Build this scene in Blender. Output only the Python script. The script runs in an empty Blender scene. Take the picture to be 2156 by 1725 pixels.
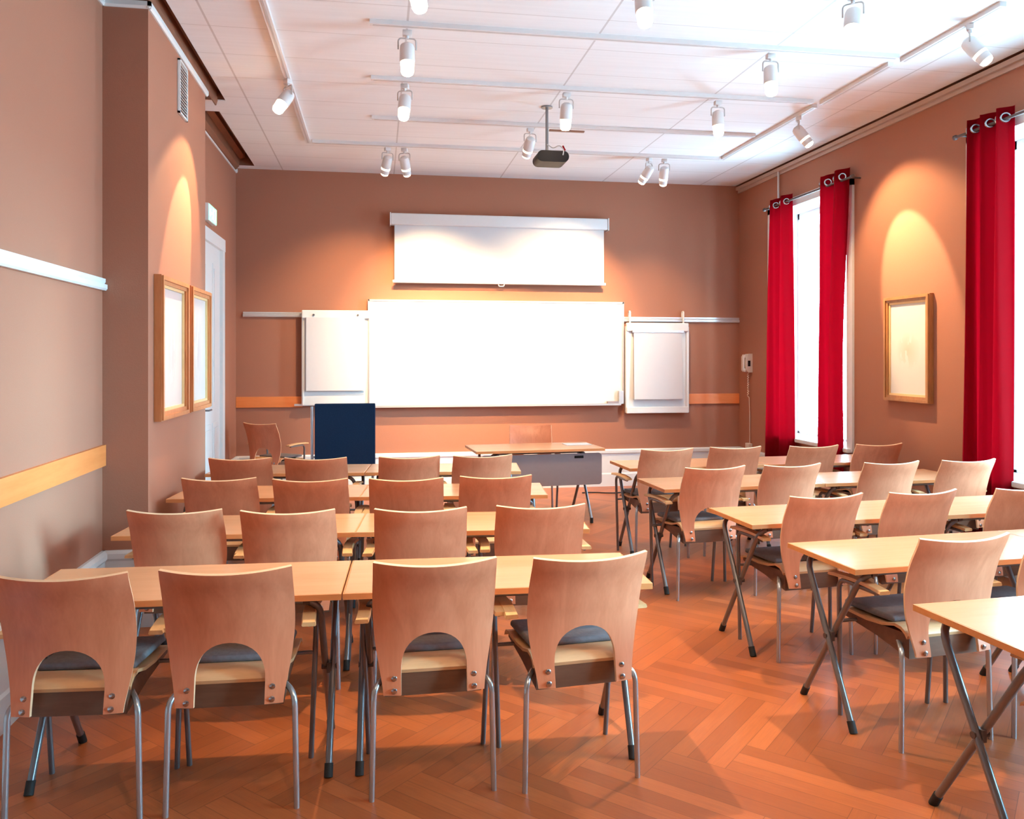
import bpy, bmesh, math, random
from mathutils import Vector, Matrix
random.seed(7)
PI = math.pi
S = bpy.context.scene
COL = S.collection

# ------------------------------------------------------------------ materials
def newmat(name):
    m = bpy.data.materials.new(name); m.use_nodes = True
    nt = m.node_tree; nt.nodes.clear()
    out = nt.nodes.new('ShaderNodeOutputMaterial')
    b = nt.nodes.new('ShaderNodeBsdfPrincipled')
    nt.links.new(b.outputs[0], out.inputs[0])
    return m, nt, b
def nd(nt, t, **kw):
    n = nt.nodes.new(t)
    for k, v in kw.items(): setattr(n, k, v)
    return n
def link(nt, a, b): nt.links.new(a, b)
def val(nt, sock, v):
    if hasattr(v, 'is_linked') or hasattr(v, 'links'): nt.links.new(v, sock)
    else: sock.default_value = v
def mth(nt, op, a, b=None, c=None):
    n = nd(nt, 'ShaderNodeMath', operation=op)
    val(nt, n.inputs[0], a)
    if b is not None: val(nt, n.inputs[1], b)
    if c is not None: val(nt, n.inputs[2], c)
    return n.outputs[0]
def mixc(nt, fac, a, b, mode='MIX'):
    n = nd(nt, 'ShaderNodeMix', data_type='RGBA', blend_type=mode)
    val(nt, n.inputs[0], fac)
    for s, v in ((n.inputs[6], a), (n.inputs[7], b)):
        if isinstance(v, tuple): s.default_value = (*v, 1)
        else: nt.links.new(v, s)
    return n.outputs[2]
def plain(name, col, rough=.5, metal=0., var=.06, scale=30, bump=0., spec=.5):
    m, nt, b = newmat(name)
    tc = nd(nt, 'ShaderNodeTexCoord')
    no = nd(nt, 'ShaderNodeTexNoise'); no.inputs['Scale'].default_value = scale; no.inputs['Detail'].default_value = 3
    link(nt, tc.outputs['Object'], no.inputs['Vector'])
    c = mixc(nt, no.outputs[0], tuple(x * (1 - var) for x in col), tuple(min(1, x * (1 + var)) for x in col))
    link(nt, c, b.inputs['Base Color'])
    b.inputs['Roughness'].default_value = rough; b.inputs['Metallic'].default_value = metal
    b.inputs['Specular IOR Level'].default_value = spec
    if bump:
        bp = nd(nt, 'ShaderNodeBump'); bp.inputs['Strength'].default_value = bump; bp.inputs['Distance'].default_value = .004
        link(nt, no.outputs[0], bp.inputs['Height']); link(nt, bp.outputs[0], b.inputs['Normal'])
    return m
def wood(name, c1, c2, rough=.4, axis='Z', scale=3.0, stretch=.12, rnd=.12, spec=.5, fleck=0.):
    m, nt, b = newmat(name)
    tc = nd(nt, 'ShaderNodeTexCoord'); oi = nd(nt, 'ShaderNodeObjectInfo')
    mp = nd(nt, 'ShaderNodeMapping')
    sc = [scale * 6] * 3; sc['XYZ'.index(axis)] = scale * 6 * stretch
    mp.inputs['Scale'].default_value = sc
    off = nd(nt, 'ShaderNodeVectorMath', operation='SCALE')
    off.inputs[0].default_value = (7, 5, 3); link(nt, oi.outputs['Random'], off.inputs['Scale'])
    add = nd(nt, 'ShaderNodeVectorMath', operation='ADD')
    link(nt, tc.outputs['Object'], add.inputs[0]); link(nt, off.outputs[0], add.inputs[1])
    link(nt, add.outputs[0], mp.inputs['Vector'])
    no = nd(nt, 'ShaderNodeTexNoise'); no.inputs['Scale'].default_value = 1.; no.inputs['Detail'].default_value = 5; no.inputs['Distortion'].default_value = 1.2
    link(nt, mp.outputs[0], no.inputs['Vector'])
    n2 = nd(nt, 'ShaderNodeTexNoise'); n2.inputs['Scale'].default_value = 9.; n2.inputs['Detail'].default_value = 2
    link(nt, mp.outputs[0], n2.inputs['Vector'])
    f = mth(nt, 'ADD', mth(nt, 'MULTIPLY', no.outputs[0], .75), mth(nt, 'MULTIPLY', n2.outputs[0], .25))
    rp = nd(nt, 'ShaderNodeMapRange'); link(nt, f, rp.inputs[0]); rp.inputs[1].default_value = .32; rp.inputs[2].default_value = .68
    c = mixc(nt, rp.outputs[0], c1, c2)
    hs = nd(nt, 'ShaderNodeHueSaturation'); link(nt, c, hs.inputs['Color'])
    link(nt, mth(nt, 'MULTIPLY_ADD', oi.outputs['Random'], rnd, 1 - rnd / 2), hs.inputs['Value'])
    link(nt, hs.outputs[0], b.inputs['Base Color'])
    b.inputs['Roughness'].default_value = rough; b.inputs['Specular IOR Level'].default_value = spec
    return m
def emit(name, col, strength):
    m, nt, b = newmat(name)
    b.inputs['Base Color'].default_value = (*col, 1)
    b.inputs['Emission Color'].default_value = (*col, 1); b.inputs['Emission Strength'].default_value = strength
    return m

WALLC = (.385, .156, .094)
M = {}
M['wall'] = plain('taupe_wall', WALLC, .75, var=.035, scale=160, bump=.15, spec=.25)
M['white'] = plain('white_paint', (.78, .76, .74), .4, var=.02)
M['plinth'] = plain('plinth_paint', (.74, .73, .72), .45, var=.02)
M['board'] = plain('whiteboard_enamel', (.70, .69, .68), .32, var=.01)
M['paper'] = plain('paper', (.66, .62, .62), .8, var=.015)
M['screen'] = plain('screen_cloth', (.68, .66, .66), .7, var=.01)
M['alu'] = plain('aluminium', (.72, .70, .69), .35, .6, var=.03)
M['chrome'] = plain('chrome_tube', (.50, .52, .55), .25, .7, var=.03)
M['steel'] = plain('satin_steel_tube', (.22, .21, .22), .30, .6, var=.05)
M['darkplastic'] = plain('dark_plastic', (.014, .008, .008), .5, spec=.2)
M['rubber'] = plain('black_rubber', (.018, .016, .016), .7)
M['bracket'] = plain('dark_bracket', (.09, .06, .055), .5)
M['bolt'] = plain('bolt_steel', (.5, .5, .52), .25, 1.)
M['beech'] = wood('beech_plywood', (.62, .20, .095), (.74, .27, .14), .42, 'Z', 2.2, .10, .14)
M['ply_edge'] = wood('plywood_edge', (.78, .48, .28), (.86, .58, .36), .5, 'X', 3, .2, .05)
M['arm'] = wood('armrest_beech', (.66, .38, .17), (.78, .48, .24), .4, 'Y', 3, .15, .08)
M['seatwood'] = wood('seat_beech', (.62, .34, .16), (.74, .43, .22), .4, 'X', 3, .15, .08)
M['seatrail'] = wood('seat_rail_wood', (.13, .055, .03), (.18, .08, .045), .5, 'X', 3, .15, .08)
M['cushion'] = plain('grey_cushion_cloth', (.19, .17, .175), .9, var=.2, scale=60, bump=.5, spec=.2)
M['table'] = wood('tabletop_beech', (.58, .29, .15), (.66, .34, .185), .24, 'X', 1.6, .08, .05)
M['table_edge'] = wood('table_edge_wood', (.60, .24, .08), (.70, .30, .11), .4, 'X', 3, .1, .05)
M['rail_wood'] = wood('chair_rail_wood', (.74, .205, .05), (.84, .26, .075), .4, 'X', 2, .12, .04)
M['rail_wood_y'] = wood('chair_rail_wood_side', (.74, .205, .05), (.84, .26, .075), .4, 'Y', 2, .12, .04)
M['frame_wood'] = wood('gilt_frame_wood', (.46, .14, .045), (.60, .22, .08), .35, 'Z', 3, .15, .05)
M['frame_slip'] = plain('frame_gold_slip', (.80, .55, .26), .35, .2)
M['oak_frame'] = wood('oak_frame', (.34, .13, .04), (.48, .21, .07), .4, 'Z', 3, .15, .03)
M['cornice'] = wood('brown_cornice', (.20, .07, .035), (.28, .105, .055), .5, 'Y', 2, .15, .03)
M['cornice_tan'] = plain('tan_cornice', (.50, .36, .30), .5)
M['grey_panel'] = plain('grey_modesty_panel', (.27, .215, .225), .55, var=.04)
M['navy'] = plain('navy_felt', (.012, .032, .075), .9, var=.15, scale=120, bump=.3, spec=.15)
M['phone'] = plain('ivory_plastic', (.72, .60, .50), .4)
M['vent'] = plain('grey_vent_metal', (.55, .48, .45), .5, var=.03)
M['lamp_body'] = plain('lamp_white_metal', (.74, .68, .66), .4, var=.02)
M['lamp_ring'] = emit('lamp_glass_ring', (1, .86, .66), 2.2)
M['snoot_glow'] = emit('lamp_glass_snoot', (1, .84, .62), 3.5)
M['lens'] = emit('lamp_lens_glow', (1, .80, .52), 60)
M['lens_dim'] = emit('lamp_lens_low', (1, .84, .62), 4)
M['gum'] = plain('mint_box', (.6, .7, .7), .5)

for k_ in ('lens', 'lens_dim', 'lamp_ring', 'snoot_glow'): M[k_].cycles.emission_sampling = 'NONE'

# ceiling: mineral fibre tiles with T-bars
m, nt, b = newmat('ceiling_tiles'); M['ceiling'] = m
g = nd(nt, 'ShaderNodeNewGeometry'); sx = nd(nt, 'ShaderNodeSeparateXYZ'); link(nt, g.outputs['Position'], sx.inputs[0])
def lines(sock, period, phase, w):
    u = mth(nt, 'ABSOLUTE', mth(nt, 'SUBTRACT', mth(nt, 'FRACT', mth(nt, 'DIVIDE', mth(nt, 'ADD', sock, 100 * period - phase + period / 2), period)), .5))
    return mth(nt, 'LESS_THAN', u, w / period / 2)
lx = lines(sx.outputs[0], 1.27, .19, .014); ly = lines(sx.outputs[1], .5, .06, .009)
mp = nd(nt, 'ShaderNodeMapping'); mp.inputs['Scale'].default_value = (1.2, 26, 1); link(nt, g.outputs['Position'], mp.inputs['Vector'])
no = nd(nt, 'ShaderNodeTexNoise'); no.inputs['Scale'].default_value = 1; no.inputs['Detail'].default_value = 4; link(nt, mp.outputs[0], no.inputs['Vector'])
base = mixc(nt, no.outputs[0], (.80, .775, .77), (.90, .875, .87))
base = mixc(nt, mth(nt, 'MULTIPLY', ly, .38), base, (.40, .33, .30))
base = mixc(nt, mth(nt, 'MULTIPLY', lx, .55), base, (.42, .35, .32))
link(nt, base, b.inputs['Base Color']); b.inputs['Roughness'].default_value = .6; b.inputs['Specular IOR Level'].default_value = .3

# floor: oak parquet, block herringbone of three strips, laid at 45 degrees
m, nt, b = newmat('oak_herringbone'); M['floor'] = m
g = nd(nt, 'ShaderNodeNewGeometry')
rot = nd(nt, 'ShaderNodeVectorRotate', rotation_type='Z_AXIS'); rot.inputs['Angle'].default_value = math.radians(45)
link(nt, g.outputs['Position'], rot.inputs['Vector'])
sx = nd(nt, 'ShaderNodeSeparateXYZ'); link(nt, rot.outputs[0], sx.inputs[0])
BW = .235; NB = 3
u = mth(nt, 'DIVIDE', mth(nt, 'ADD', sx.outputs[0], 100 * BW), BW); v = mth(nt, 'DIVIDE', mth(nt, 'ADD', sx.outputs[1], 100 * BW), BW)
i, j = mth(nt, 'FLOOR', u), mth(nt, 'FLOOR', v); fu, fv = mth(nt, 'FRACT', u), mth(nt, 'FRACT', v)
k = mth(nt, 'FLOORED_MODULO', mth(nt, 'SUBTRACT', i, j), 2 * NB)
hor = mth(nt, 'LESS_THAN', k, NB - .5)
def sel(a, c):  # hor ? a : c
    return mth(nt, 'ADD', mth(nt, 'MULTIPLY', hor, a), mth(nt, 'MULTIPLY', mth(nt, 'SUBTRACT', 1., hor), c))
kk = mth(nt, 'SUBTRACT', 2 * NB - 1., k)
along = sel(mth(nt, 'ADD', k, fu), mth(nt, 'ADD', kk, fv))          # 0..NB
across = mth(nt, 'MULTIPLY', sel(fv, fu), 3)                          # three strips
strip = mth(nt, 'FLOOR', across); fa = mth(nt, 'FRACT', across)
idx = sel(mth(nt, 'SUBTRACT', i, k), i); idy = sel(j, mth(nt, 'SUBTRACT', j, kk))
cid = nd(nt, 'ShaderNodeCombineXYZ'); link(nt, idx, cid.inputs[0]); link(nt, idy, cid.inputs[1]); link(nt, mth(nt, 'MULTIPLY_ADD', strip, 3.7, mth(nt, 'MULTIPLY', hor, 17.)), cid.inputs[2])
wn = nd(nt, 'ShaderNodeTexWhiteNoise', noise_dimensions='3D'); link(nt, cid.outputs[0], wn.inputs['Vector'])
gv = nd(nt, 'ShaderNodeCombineXYZ'); link(nt, mth(nt, 'MULTIPLY', along, .9), gv.inputs[0]); link(nt, mth(nt, 'MULTIPLY', across, 5.), gv.inputs[1]); link(nt, mth(nt, 'MULTIPLY', wn.outputs[0], 60.), gv.inputs[2])
gn = nd(nt, 'ShaderNodeTexNoise'); gn.inputs['Scale'].default_value = 2.2; gn.inputs['Detail'].default_value = 6; gn.inputs['Distortion'].default_value = .6; link(nt, gv.outputs[0], gn.inputs['Vector'])
tone = mth(nt, 'ADD', mth(nt, 'MULTIPLY_ADD', wn.outputs[0], .42, .10), mth(nt, 'MULTIPLY', gn.outputs[0], .5))
rp = nd(nt, 'ShaderNodeValToRGB'); link(nt, tone, rp.inputs[0])
e = rp.color_ramp.elements; e[0].position = .1; e[0].color = (.24, .058, .016, 1); e[1].position = .95; e[1].color = (.50, .142, .042, 1)
e2 = e.new(.55); e2.color = (.35, .092, .026, 1)
j1 = mth(nt, 'MINIMUM', fa, mth(nt, 'SUBTRACT', 1., fa)); j2 = mth(nt, 'MINIMUM', along, mth(nt, 'SUBTRACT', float(NB), along))
jm = mth(nt, 'MAXIMUM', mth(nt, 'LESS_THAN', j1, .016), mth(nt, 'LESS_THAN', j2, .006))
fc = mixc(nt, mth(nt, 'MULTIPLY', jm, .55), rp.outputs[0], (.07, .022, .01))
link(nt, fc, b.inputs['Base Color']); link(nt, mth(nt, 'MULTIPLY_ADD', gn.outputs[0], .14, .30), b.inputs['Roughness'])
b.inputs['Specular IOR Level'].default_value = .4

# red curtain: woven cloth that lets some daylight through
m, nt, b = newmat('crimson_curtain'); M['curtain'] = m
b.inputs['Base Color'].default_value = (.26, .0008, .005, 1); b.inputs['Roughness'].default_value = .85; b.inputs['Specular IOR Level'].default_value = .12
b.inputs['Sheen Weight'].default_value = .02; b.inputs['Sheen Tint'].default_value = (1, .4, .5, 1)
tl = nd(nt, 'ShaderNodeBsdfTranslucent'); tl.inputs[0].default_value = (.40, .001, .008, 1)
mx = nd(nt, 'ShaderNodeMixShader'); mx.inputs[0].default_value = .22
out = [n for n in nt.nodes if n.type == 'OUTPUT_MATERIAL'][0]
link(nt, b.outputs[0], mx.inputs[1]); link(nt, tl.outputs[0], mx.inputs[2]); link(nt, mx.outputs[0], out.inputs[0])

# window glass
m, nt, b = newmat('window_glass'); M['glass'] = m
out = [n for n in nt.nodes if n.type == 'OUTPUT_MATERIAL'][0]
tr = nd(nt, 'ShaderNodeBsdfTransparent'); gl = nd(nt, 'ShaderNodeBsdfGlossy'); gl.inputs['Roughness'].default_value = .02
mx = nd(nt, 'ShaderNodeMixShader'); mx.inputs[0].default_value = .06; link(nt, tr.outputs[0], mx.inputs[1]); link(nt, gl.outputs[0], mx.inputs[2]); link(nt, mx.outputs[0], out.inputs[0])

# framed prints: pale paper with a faint pencil drawing
def art(name, paper, ink, seed, tall):
    m, nt, b = newmat(name)
    tc = nd(nt, 'ShaderNodeTexCoord'); sx = nd(nt, 'ShaderNodeSeparateXYZ'); link(nt, tc.outputs['Generated'], sx.inputs[0])
    mp = nd(nt, 'ShaderNodeMapping'); mp.inputs['Location'].default_value = (seed, seed * 2, 0); mp.inputs['Scale'].default_value = (9, 9, 5); link(nt, tc.outputs['Generated'], mp.inputs['Vector'])
    no = nd(nt, 'ShaderNodeTexNoise'); no.inputs['Scale'].default_value = 1; no.inputs['Detail'].default_value = 5; link(nt, mp.outputs[0], no.inputs['Vector'])
    dy = mth(nt, 'DIVIDE', mth(nt, 'SUBTRACT', sx.outputs[1], .5), tall[0]); dz = mth(nt, 'DIVIDE', mth(nt, 'SUBTRACT', sx.outputs[2], .48), tall[1])
    r = mth(nt, 'SQRT', mth(nt, 'ADD', mth(nt, 'MULTIPLY', dy, dy), mth(nt, 'MULTIPLY', dz, dz)))
    f = mth(nt, 'MULTIPLY', mth(nt, 'SUBTRACT', 1., mth(nt, 'MINIMUM', r, 1.)), mth(nt, 'GREATER_THAN', no.outputs[0], .47))
    link(nt, mixc(nt, mth(nt, 'MULTIPLY', f, .55), paper, ink), b.inputs['Base Color']); b.inputs['Roughness'].default_value = .25
    return m
M['print_a'] = art('pencil_print', (.60, .56, .55), (.42, .36, .40), 3.1, (.3, .36))
M['print_b'] = art('pencil_print_tall', (.60, .56, .55), (.45, .40, .42), 8.3, (.26, .40))
M['print_c'] = art('sepia_print', (.68, .62, .55), (.62, .36, .20), 5.7, (.32, .2))

# ------------------------------------------------------------------ mesh helpers
def box(bm, lo, hi, mi=0, mat=None):
    r = bmesh.ops.create_cube(bm, size=1)
    c = [(a + b_) / 2 for a, b_ in zip(lo, hi)]; d = [abs(b_ - a) for a, b_ in zip(lo, hi)]
    X = Matrix.Translation(c) @ Matrix.Diagonal((*d, 1))
    if mat is not None: X = mat @ X
    bmesh.ops.transform(bm, matrix=X, verts=r['verts'])
    for f in {f for v_ in r['verts'] for f in v_.link_faces}: f.material_index = mi
    return r['verts']
def rbox(bm, lo, hi, r=.01, seg=2):
    t = bmesh.new(); box(t, lo, hi)
    bmesh.ops.bevel(t, geom=t.edges[:], offset=r, segments=seg, affect='EDGES', profile=.5)
    merge(bm, t)
def merge(bm, t):
    me = bpy.data.meshes.new('t'); t.to_mesh(me); t.free(); bm.from_mesh(me); bpy.data.meshes.remove(me)
def fillet(pts, r, n=5):
    pts = [Vector(p) for p in pts]; out = [pts[0]]
    for a, p, c in zip(pts, pts[1:], pts[2:]):
        d1, d2 = (a - p), (c - p); l = min(r, d1.length * .49, d2.length * .49)
        s, e_ = p + d1.normalized() * l, p + d2.normalized() * l
        for q in range(n + 1):
            t = q / n; out.append(s * (1 - t) ** 2 + p * 2 * t * (1 - t) + e_ * t * t)
    out.append(pts[-1]); return out
def tube(bm, pts, r, n=10, caps=True):
    pts = [Vector(p) for p in pts]; rings = []; up = None
    for q, p in enumerate(pts):
        d = (pts[min(q + 1, len(pts) - 1)] - pts[max(q - 1, 0)]).normalized()
        if up is None: up = Vector((0, 0, 1)) if abs(d.z) < .9 else Vector((0, 1, 0))
        s = d.cross(up).normalized(); up = s.cross(d).normalized()
        rr = r[q] if isinstance(r, (list, tuple)) else r
        rings.append([bm.verts.new(p + (s * math.cos(a) + up * math.sin(a)) * rr) for a in [2 * PI * w / n for w in range(n)]])
    for A, B in zip(rings, rings[1:]):
        for w in range(n): bm.faces.new((A[w], A[(w + 1) % n], B[(w + 1) % n], B[w]))
    if caps: bm.faces.new(rings[0][::-1]); bm.faces.new(rings[-1])
def lathe(bm, prof, n=20, mat=None):
    """prof: (radius, z) pairs"""
    rings = [[Vector((r * math.cos(2 * PI * w / n), r * math.sin(2 * PI * w / n), z)) for w in range(n)] for r, z in prof]
    rings = [[bm.verts.new(mat @ p if mat is not None else p) for p in R] for R in rings]
    for A, B in zip(rings, rings[1:]):
        for w in range(n): bm.faces.new((A[w], A[(w + 1) % n], B[(w + 1) % n], B[w]))
    bm.faces.new(rings[0][::-1]); bm.faces.new(rings[-1])
def prism(bm, poly, axis, a, b_):
    """extrude a 2D polygon along axis from a to b_; the polygon lies in the other two axes (in xyz order)"""
    def P(u_, v_, w_):
        l = [u_, v_]; l.insert(axis, w_); return Vector(l)
    A = [bm.verts.new(P(u_, v_, a)) for u_, v_ in poly]; B = [bm.verts.new(P(u_, v_, b_)) for u_, v_ in poly]
    n = len(poly)
    for q in range(n): bm.faces.new((A[q], A[(q + 1) % n], B[(q + 1) % n], B[q]))
    bm.faces.new(A[::-1]); bm.faces.new(B)
def obj(name, bm, mat, parent=None, smooth=False, loc=None):
    bmesh.ops.recalc_face_normals(bm, faces=bm.faces[:])
    me = bpy.data.meshes.new(name); bm.to_mesh(me); bm.free()
    for m_ in (mat if isinstance(mat, (list, tuple)) else [mat]): me.materials.append(M[m_])
    if smooth:
        for p in me.polygons: p.use_smooth = True
        me.set_sharp_from_angle(angle=math.radians(38))
    o = bpy.data.objects.new(name, me); COL.objects.link(o)
    if parent is not None: o.parent = parent
    if loc is not None: o.location = loc
    return o
def tag(o, label=None, cat=None, group=None, kind=None):
    if label: o['label'] = label
    if cat: o['category'] = cat
    if group: o['group'] = group
    if kind: o['kind'] = kind
    return o
def thing(name, label, cat, loc=(0, 0, 0), rz=0., group=None):
    o = bpy.data.objects.new(name, None); COL.objects.link(o); o.empty_display_size = .1
    o.location = loc; o.rotation_euler = (0, 0, rz)
    return tag(o, label, cat, group)
def struct(name, bm, mat, parent=None, label=None, smooth=False):
    o = obj(name, bm, mat, parent, smooth)
    if parent is None: tag(o, label, name.rsplit('_', 1)[0] if '_' in name else name, kind='structure')
    return o
def dup(o, parent=None):
    c = o.copy(); COL.objects.link(c)
    if parent is not None: c.parent = parent
    for ch in [x for x in ALLKIDS.get(o.name, [])]: dup(ch, c)
    return c
ALLKIDS = {}
def remember(root):
    """note the children of a finished thing so that it can be copied"""
    kids = {}
    for x in COL.objects:
        if x.parent is not None: kids.setdefault(x.parent.name, []).append(x)
    def rec(o):
        ALLKIDS[o.name] = kids.get(o.name, [])
        for c in ALLKIDS[o.name]: rec(c)
    rec(root)
B = bmesh.new

# ------------------------------------------------------------------ the room
XL, XP, XR = -1.60, -1.345, 4.52          # left wall, pier face, right wall
YN, YF = -3.2, 9.74                        # rear wall, far wall
YP0, YP1 = 5.14, 6.77                      # pier
H = 3.75

bm = B(); box(bm, (XL - .3, YN - .3, -.12), (XR + .5, YF + .3, 0)); struct('floor', bm, 'floor', label='orange oak herringbone parquet floor')
bm = B()
N1 = (XP - .3, -1.262, YP0 - 6, 7.17); N2 = (XL - .2, -1.372, 7.5, 9.60)
xs = [XL - .3, -1.372, -1.262, XR - .055]
def cbox(x0, x1, y0, y1): box(bm, (x0, y0, H), (x1, y1, H + .05))
cbox(-1.262, XR - .055, YN - .2, YF + .2)
cbox(-1.372, -1.262, 7.17, YF + .2); cbox(XL - .3, -1.372, 7.17, 7.5); cbox(XL - .3, -1.372, 9.60, YF + .2)
box(bm, (XL - .3, YN - .2, H + .30), (XR + .4, YF + .2, H + .36))
struct('ceiling', bm, 'ceiling', label='white tiled suspended ceiling')

bm = B(); box(bm, (XL - .3, YN - .3, 0), (XL, YF + .3, H + .3)); 
struct('wall_left', bm, 'wall', label='taupe left wall')
bm = B(); box(bm, (XL - .05, YP0, 0), (XP, YP1, H + .28)); struct('wall_pier', bm, 'wall', label='taupe wall pier projecting from the left wall')
bm = B(); box(bm, (XL - .3, YF, 0), (XR + .4, YF + .3, H + .3)); struct('wall_far', bm, 'wall', label='taupe far wall behind the whiteboard')
bm = B(); box(bm, (XL - .3, YN - .3, 0), (XR + .4, YN, H + .3)); struct('wall_rear', bm, 'wall', label='rear wall')

WIN = [(7.28, 8.86), (4.02, 5.60), (.78, 2.36)]
ZS, ZH, WT = .70, 3.27, .42
bm = B()
box(bm, (XR, YN - .3, 0), (XR + WT, YF + .3, ZS)); box(bm, (XR, YN - .3, ZH), (XR + WT, YF + .3, H + .3))
ys = [YN - .3] + [q for w in sorted(WIN) for q in w] + [YF + .3]
for a, c in zip(ys[0::2], ys[1::2]): box(bm, (XR, a, ZS), (XR + WT, c, ZH))
struct('wall_right', bm, 'wall', label='taupe right wall with the windows')

for n, (a, c) in enumerate(WIN):
    w = thing('window_%d' % (n + 1), None, 'window', ((XR + .3), (a + c) / 2, ZS)); w['kind'] = 'structure'
    w['label'] = ['tall white window behind the far pair of crimson curtains', 'tall white window at the right edge of the photo', 'window beside the camera', 'window behind the camera'][n]
    h = (c - a) / 2
    bm = B()   # reveal lining and casing
    for s in (-1, 1):
        box(bm, (-.31, s * h, 0), (.12, s * (h - .025), ZH - ZS)); box(bm, (-.325, s * (h + .07), -.02), (-.3, s * (h - .025), ZH - ZS + .07))
    box(bm, (-.31, -h, ZH - ZS - .025), (.12, h, ZH - ZS)); box(bm, (-.325, -h - .07, ZH - ZS - .025), (-.3, h + .07, ZH - ZS + .07))
    struct('casing', bm, 'white', w)
    bm = B(); rbox(bm, (-.36, -h - .05, -.035), (.1, h + .05, .008), .008); struct('sill', bm, 'white', w)
    bm = B(); Z = ZH - ZS
    for s in (-1, 1): box(bm, (.0, s * (h - .025), 0), (.06, s * (h - .065), Z - .02))
    box(bm, (0.01, -.018, 0), (.05, .018, Z - .02)); box(bm, (0, -h + .03, 0), (.05, h - .03, .03)); box(bm, (0, -h + .03, Z - .09), (.06, h - .03, Z - .02))
    struct('frame', bm, 'white', w)
    bm = B(); box(bm, (.025, -h + .03, .03), (.031, h - .03, Z - .03)); struct('pane', bm, 'glass', w)

# skirting plinths, rails and cornices
def plinth(bm, axis, face, s, a, c):
    """tall plinth with a moulded top; axis = run direction (0 x, 1 y)"""
    prof = [(0, 0), (.034, 0), (.034, .15), (.026, .165), (.026, .395), (.040, .41), (.040, .44), (.018, .455), (0, .455)]
    poly = [(face + s * d, z) for d, z in prof]
    prism(bm, poly, axis, a, c)
bm = B(); plinth(bm, 1, XL, 1, YN, YP0); struct('baseboard_left', bm, 'plinth', label='tall white plinth along the left wall')
bm = B(); plinth(bm, 1, XL, 1, YP1, 7.68); plinth(bm, 1, XL, 1, 8.80, YF); struct('baseboard_recess', bm, 'plinth', label='white plinth in the recess by the door')
bm = B(); plinth(bm, 1, XP, 1, YP0 - .035, YP1); plinth(bm, 0, YP0, -1, XL, XP + .035); struct('baseboard_pier', bm, 'plinth', label='white plinth around the wall pier')
bm = B(); plinth(bm, 0, YF, -1, XL, XR); struct('baseboard_far', bm, 'plinth', label='tall white plinth along the far wall')
bm = B(); plinth(bm, 1, XR, -1, YN, YF); struct('baseboard_right', bm, 'plinth', label='tall white plinth along the right wall')
def railprof(bm, axis, face, s, a, c, z0, z1):
    t = z1 - z0
    poly = [(face, z0), (face + s * .022, z0), (face + s * .030, z0 + t * .15), (face + s * .030, z0 + t * .5), (face + s * .014, z0 + t * .58), (face + s * .020, z0 + t * .72), (face + s * .020, z1), (face, z1)]
    prism(bm, poly, axis, a, c)
bm = B(); railprof(bm, 1, XL, 1, YN, YP0 - .004, 1.985, 2.055); struct('trim_1', bm, 'white', label='white picture rail on the left wall')
bm = B(); box(bm, (XL, YN, .955), (XL + .022, YP0 - .004, 1.078)); struct('trim_2', bm, 'rail_wood_y', label='orange wooden chair rail on the left wall')
bm = B(); box(bm, (XL + .004, YF - .022, 1.01), (-.86, YF, 1.132)); struct('trim_3', bm, 'rail_wood', label='orange wooden chair rail left of the left flip chart')
bm = B(); box(bm, (3.74, YF - .022, 1.003), (XR - .01, YF, 1.128)); struct('trim_4', bm, 'rail_wood', label='orange wooden chair rail right of the right flip chart')
bm = B(); railprof(bm, 0, YF, -1, -1.52, -.80, 2.048, 2.108); struct('trim_5', bm, 'alu', label='white hanging rail left of the whiteboard')
bm = B(); railprof(bm, 0, YF, -1, 3.0, XR - .01, 2.02, 2.085); struct('trim_6', bm, 'alu', label='white hanging rail right of the whiteboard')
def crown(bm, face, s, a, c, z0, z1):
    poly = [(face, z0), (face + s * .010, z0), (face + s * .020, z0 + .012), (face + s * .020, z1), (face, z1)]
    prism(bm, poly, 1, a, c)
bm = B(); crown(bm, XP, 1, YP0 - .02, YP1 + .03, 3.662, 3.702)
prism(bm, [(YP0, 3.662), (YP0 - .01, 3.662), (YP0 - .02, 3.674), (YP0 - .02, 3.702), (YP0, 3.702)], 0, XL, XP + .02)
struct('trim_7', bm, 'white', label='white cornice moulding on the wall pier')
bm = B(); crown(bm, XL, 1, YP1, YF, 3.695, 3.735); struct('trim_8', bm, 'white', label='white cornice moulding in the recess')
bm = B(); crown(bm, XL, 1, YN, YP0, 3.662, 3.702); struct('trim_9', bm, 'white', label='white cornice moulding on the left wall')
def stepped(bm, x0, x1, y0, y1):
    w = x1 - x0
    poly = [(x0, H - .046), (x0 + w * .12, H - .046), (x0 + w * .26, H - .006), (x0 + w * .30, H + .07), (x0 + w * .55, H + .09), (x0 + w * .55, H + .14), (x0 + w * .8, H + .16), (x0 + w * .8, H + .22), (x1 + .05, H + .22), (x1 + .05, H + .27), (x0, H + .27)]
    prism(bm, poly, 1, y0, y1)
    box(bm, (x1, y0, H + .005), (x1 + .012, y1, H + .22)); box(bm, (x0, y1 - .012, H + .003), (x1, y1, H + .22))
bm = B(); stepped(bm, XP, -1.264, YP0 - 3, 7.165); struct('trim_10', bm, 'cornice', label='dark brown stepped cornice in the ceiling gap by the wall pier')
bm = B(); stepped(bm, XL, -1.374, 7.505, 9.595); struct('trim_11', bm, 'cornice', label='dark brown stepped cornice in the ceiling gap by the far corner')
bm = B(); box(bm, (XR - .05, YN, 3.695), (XR, YF, 3.732)); box(bm, (XR - .02, YN, 3.66), (XR, YF, 3.695)); struct('trim_12', bm, 'cornice_tan', label='tan cornice strip along the right wall')
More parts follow.
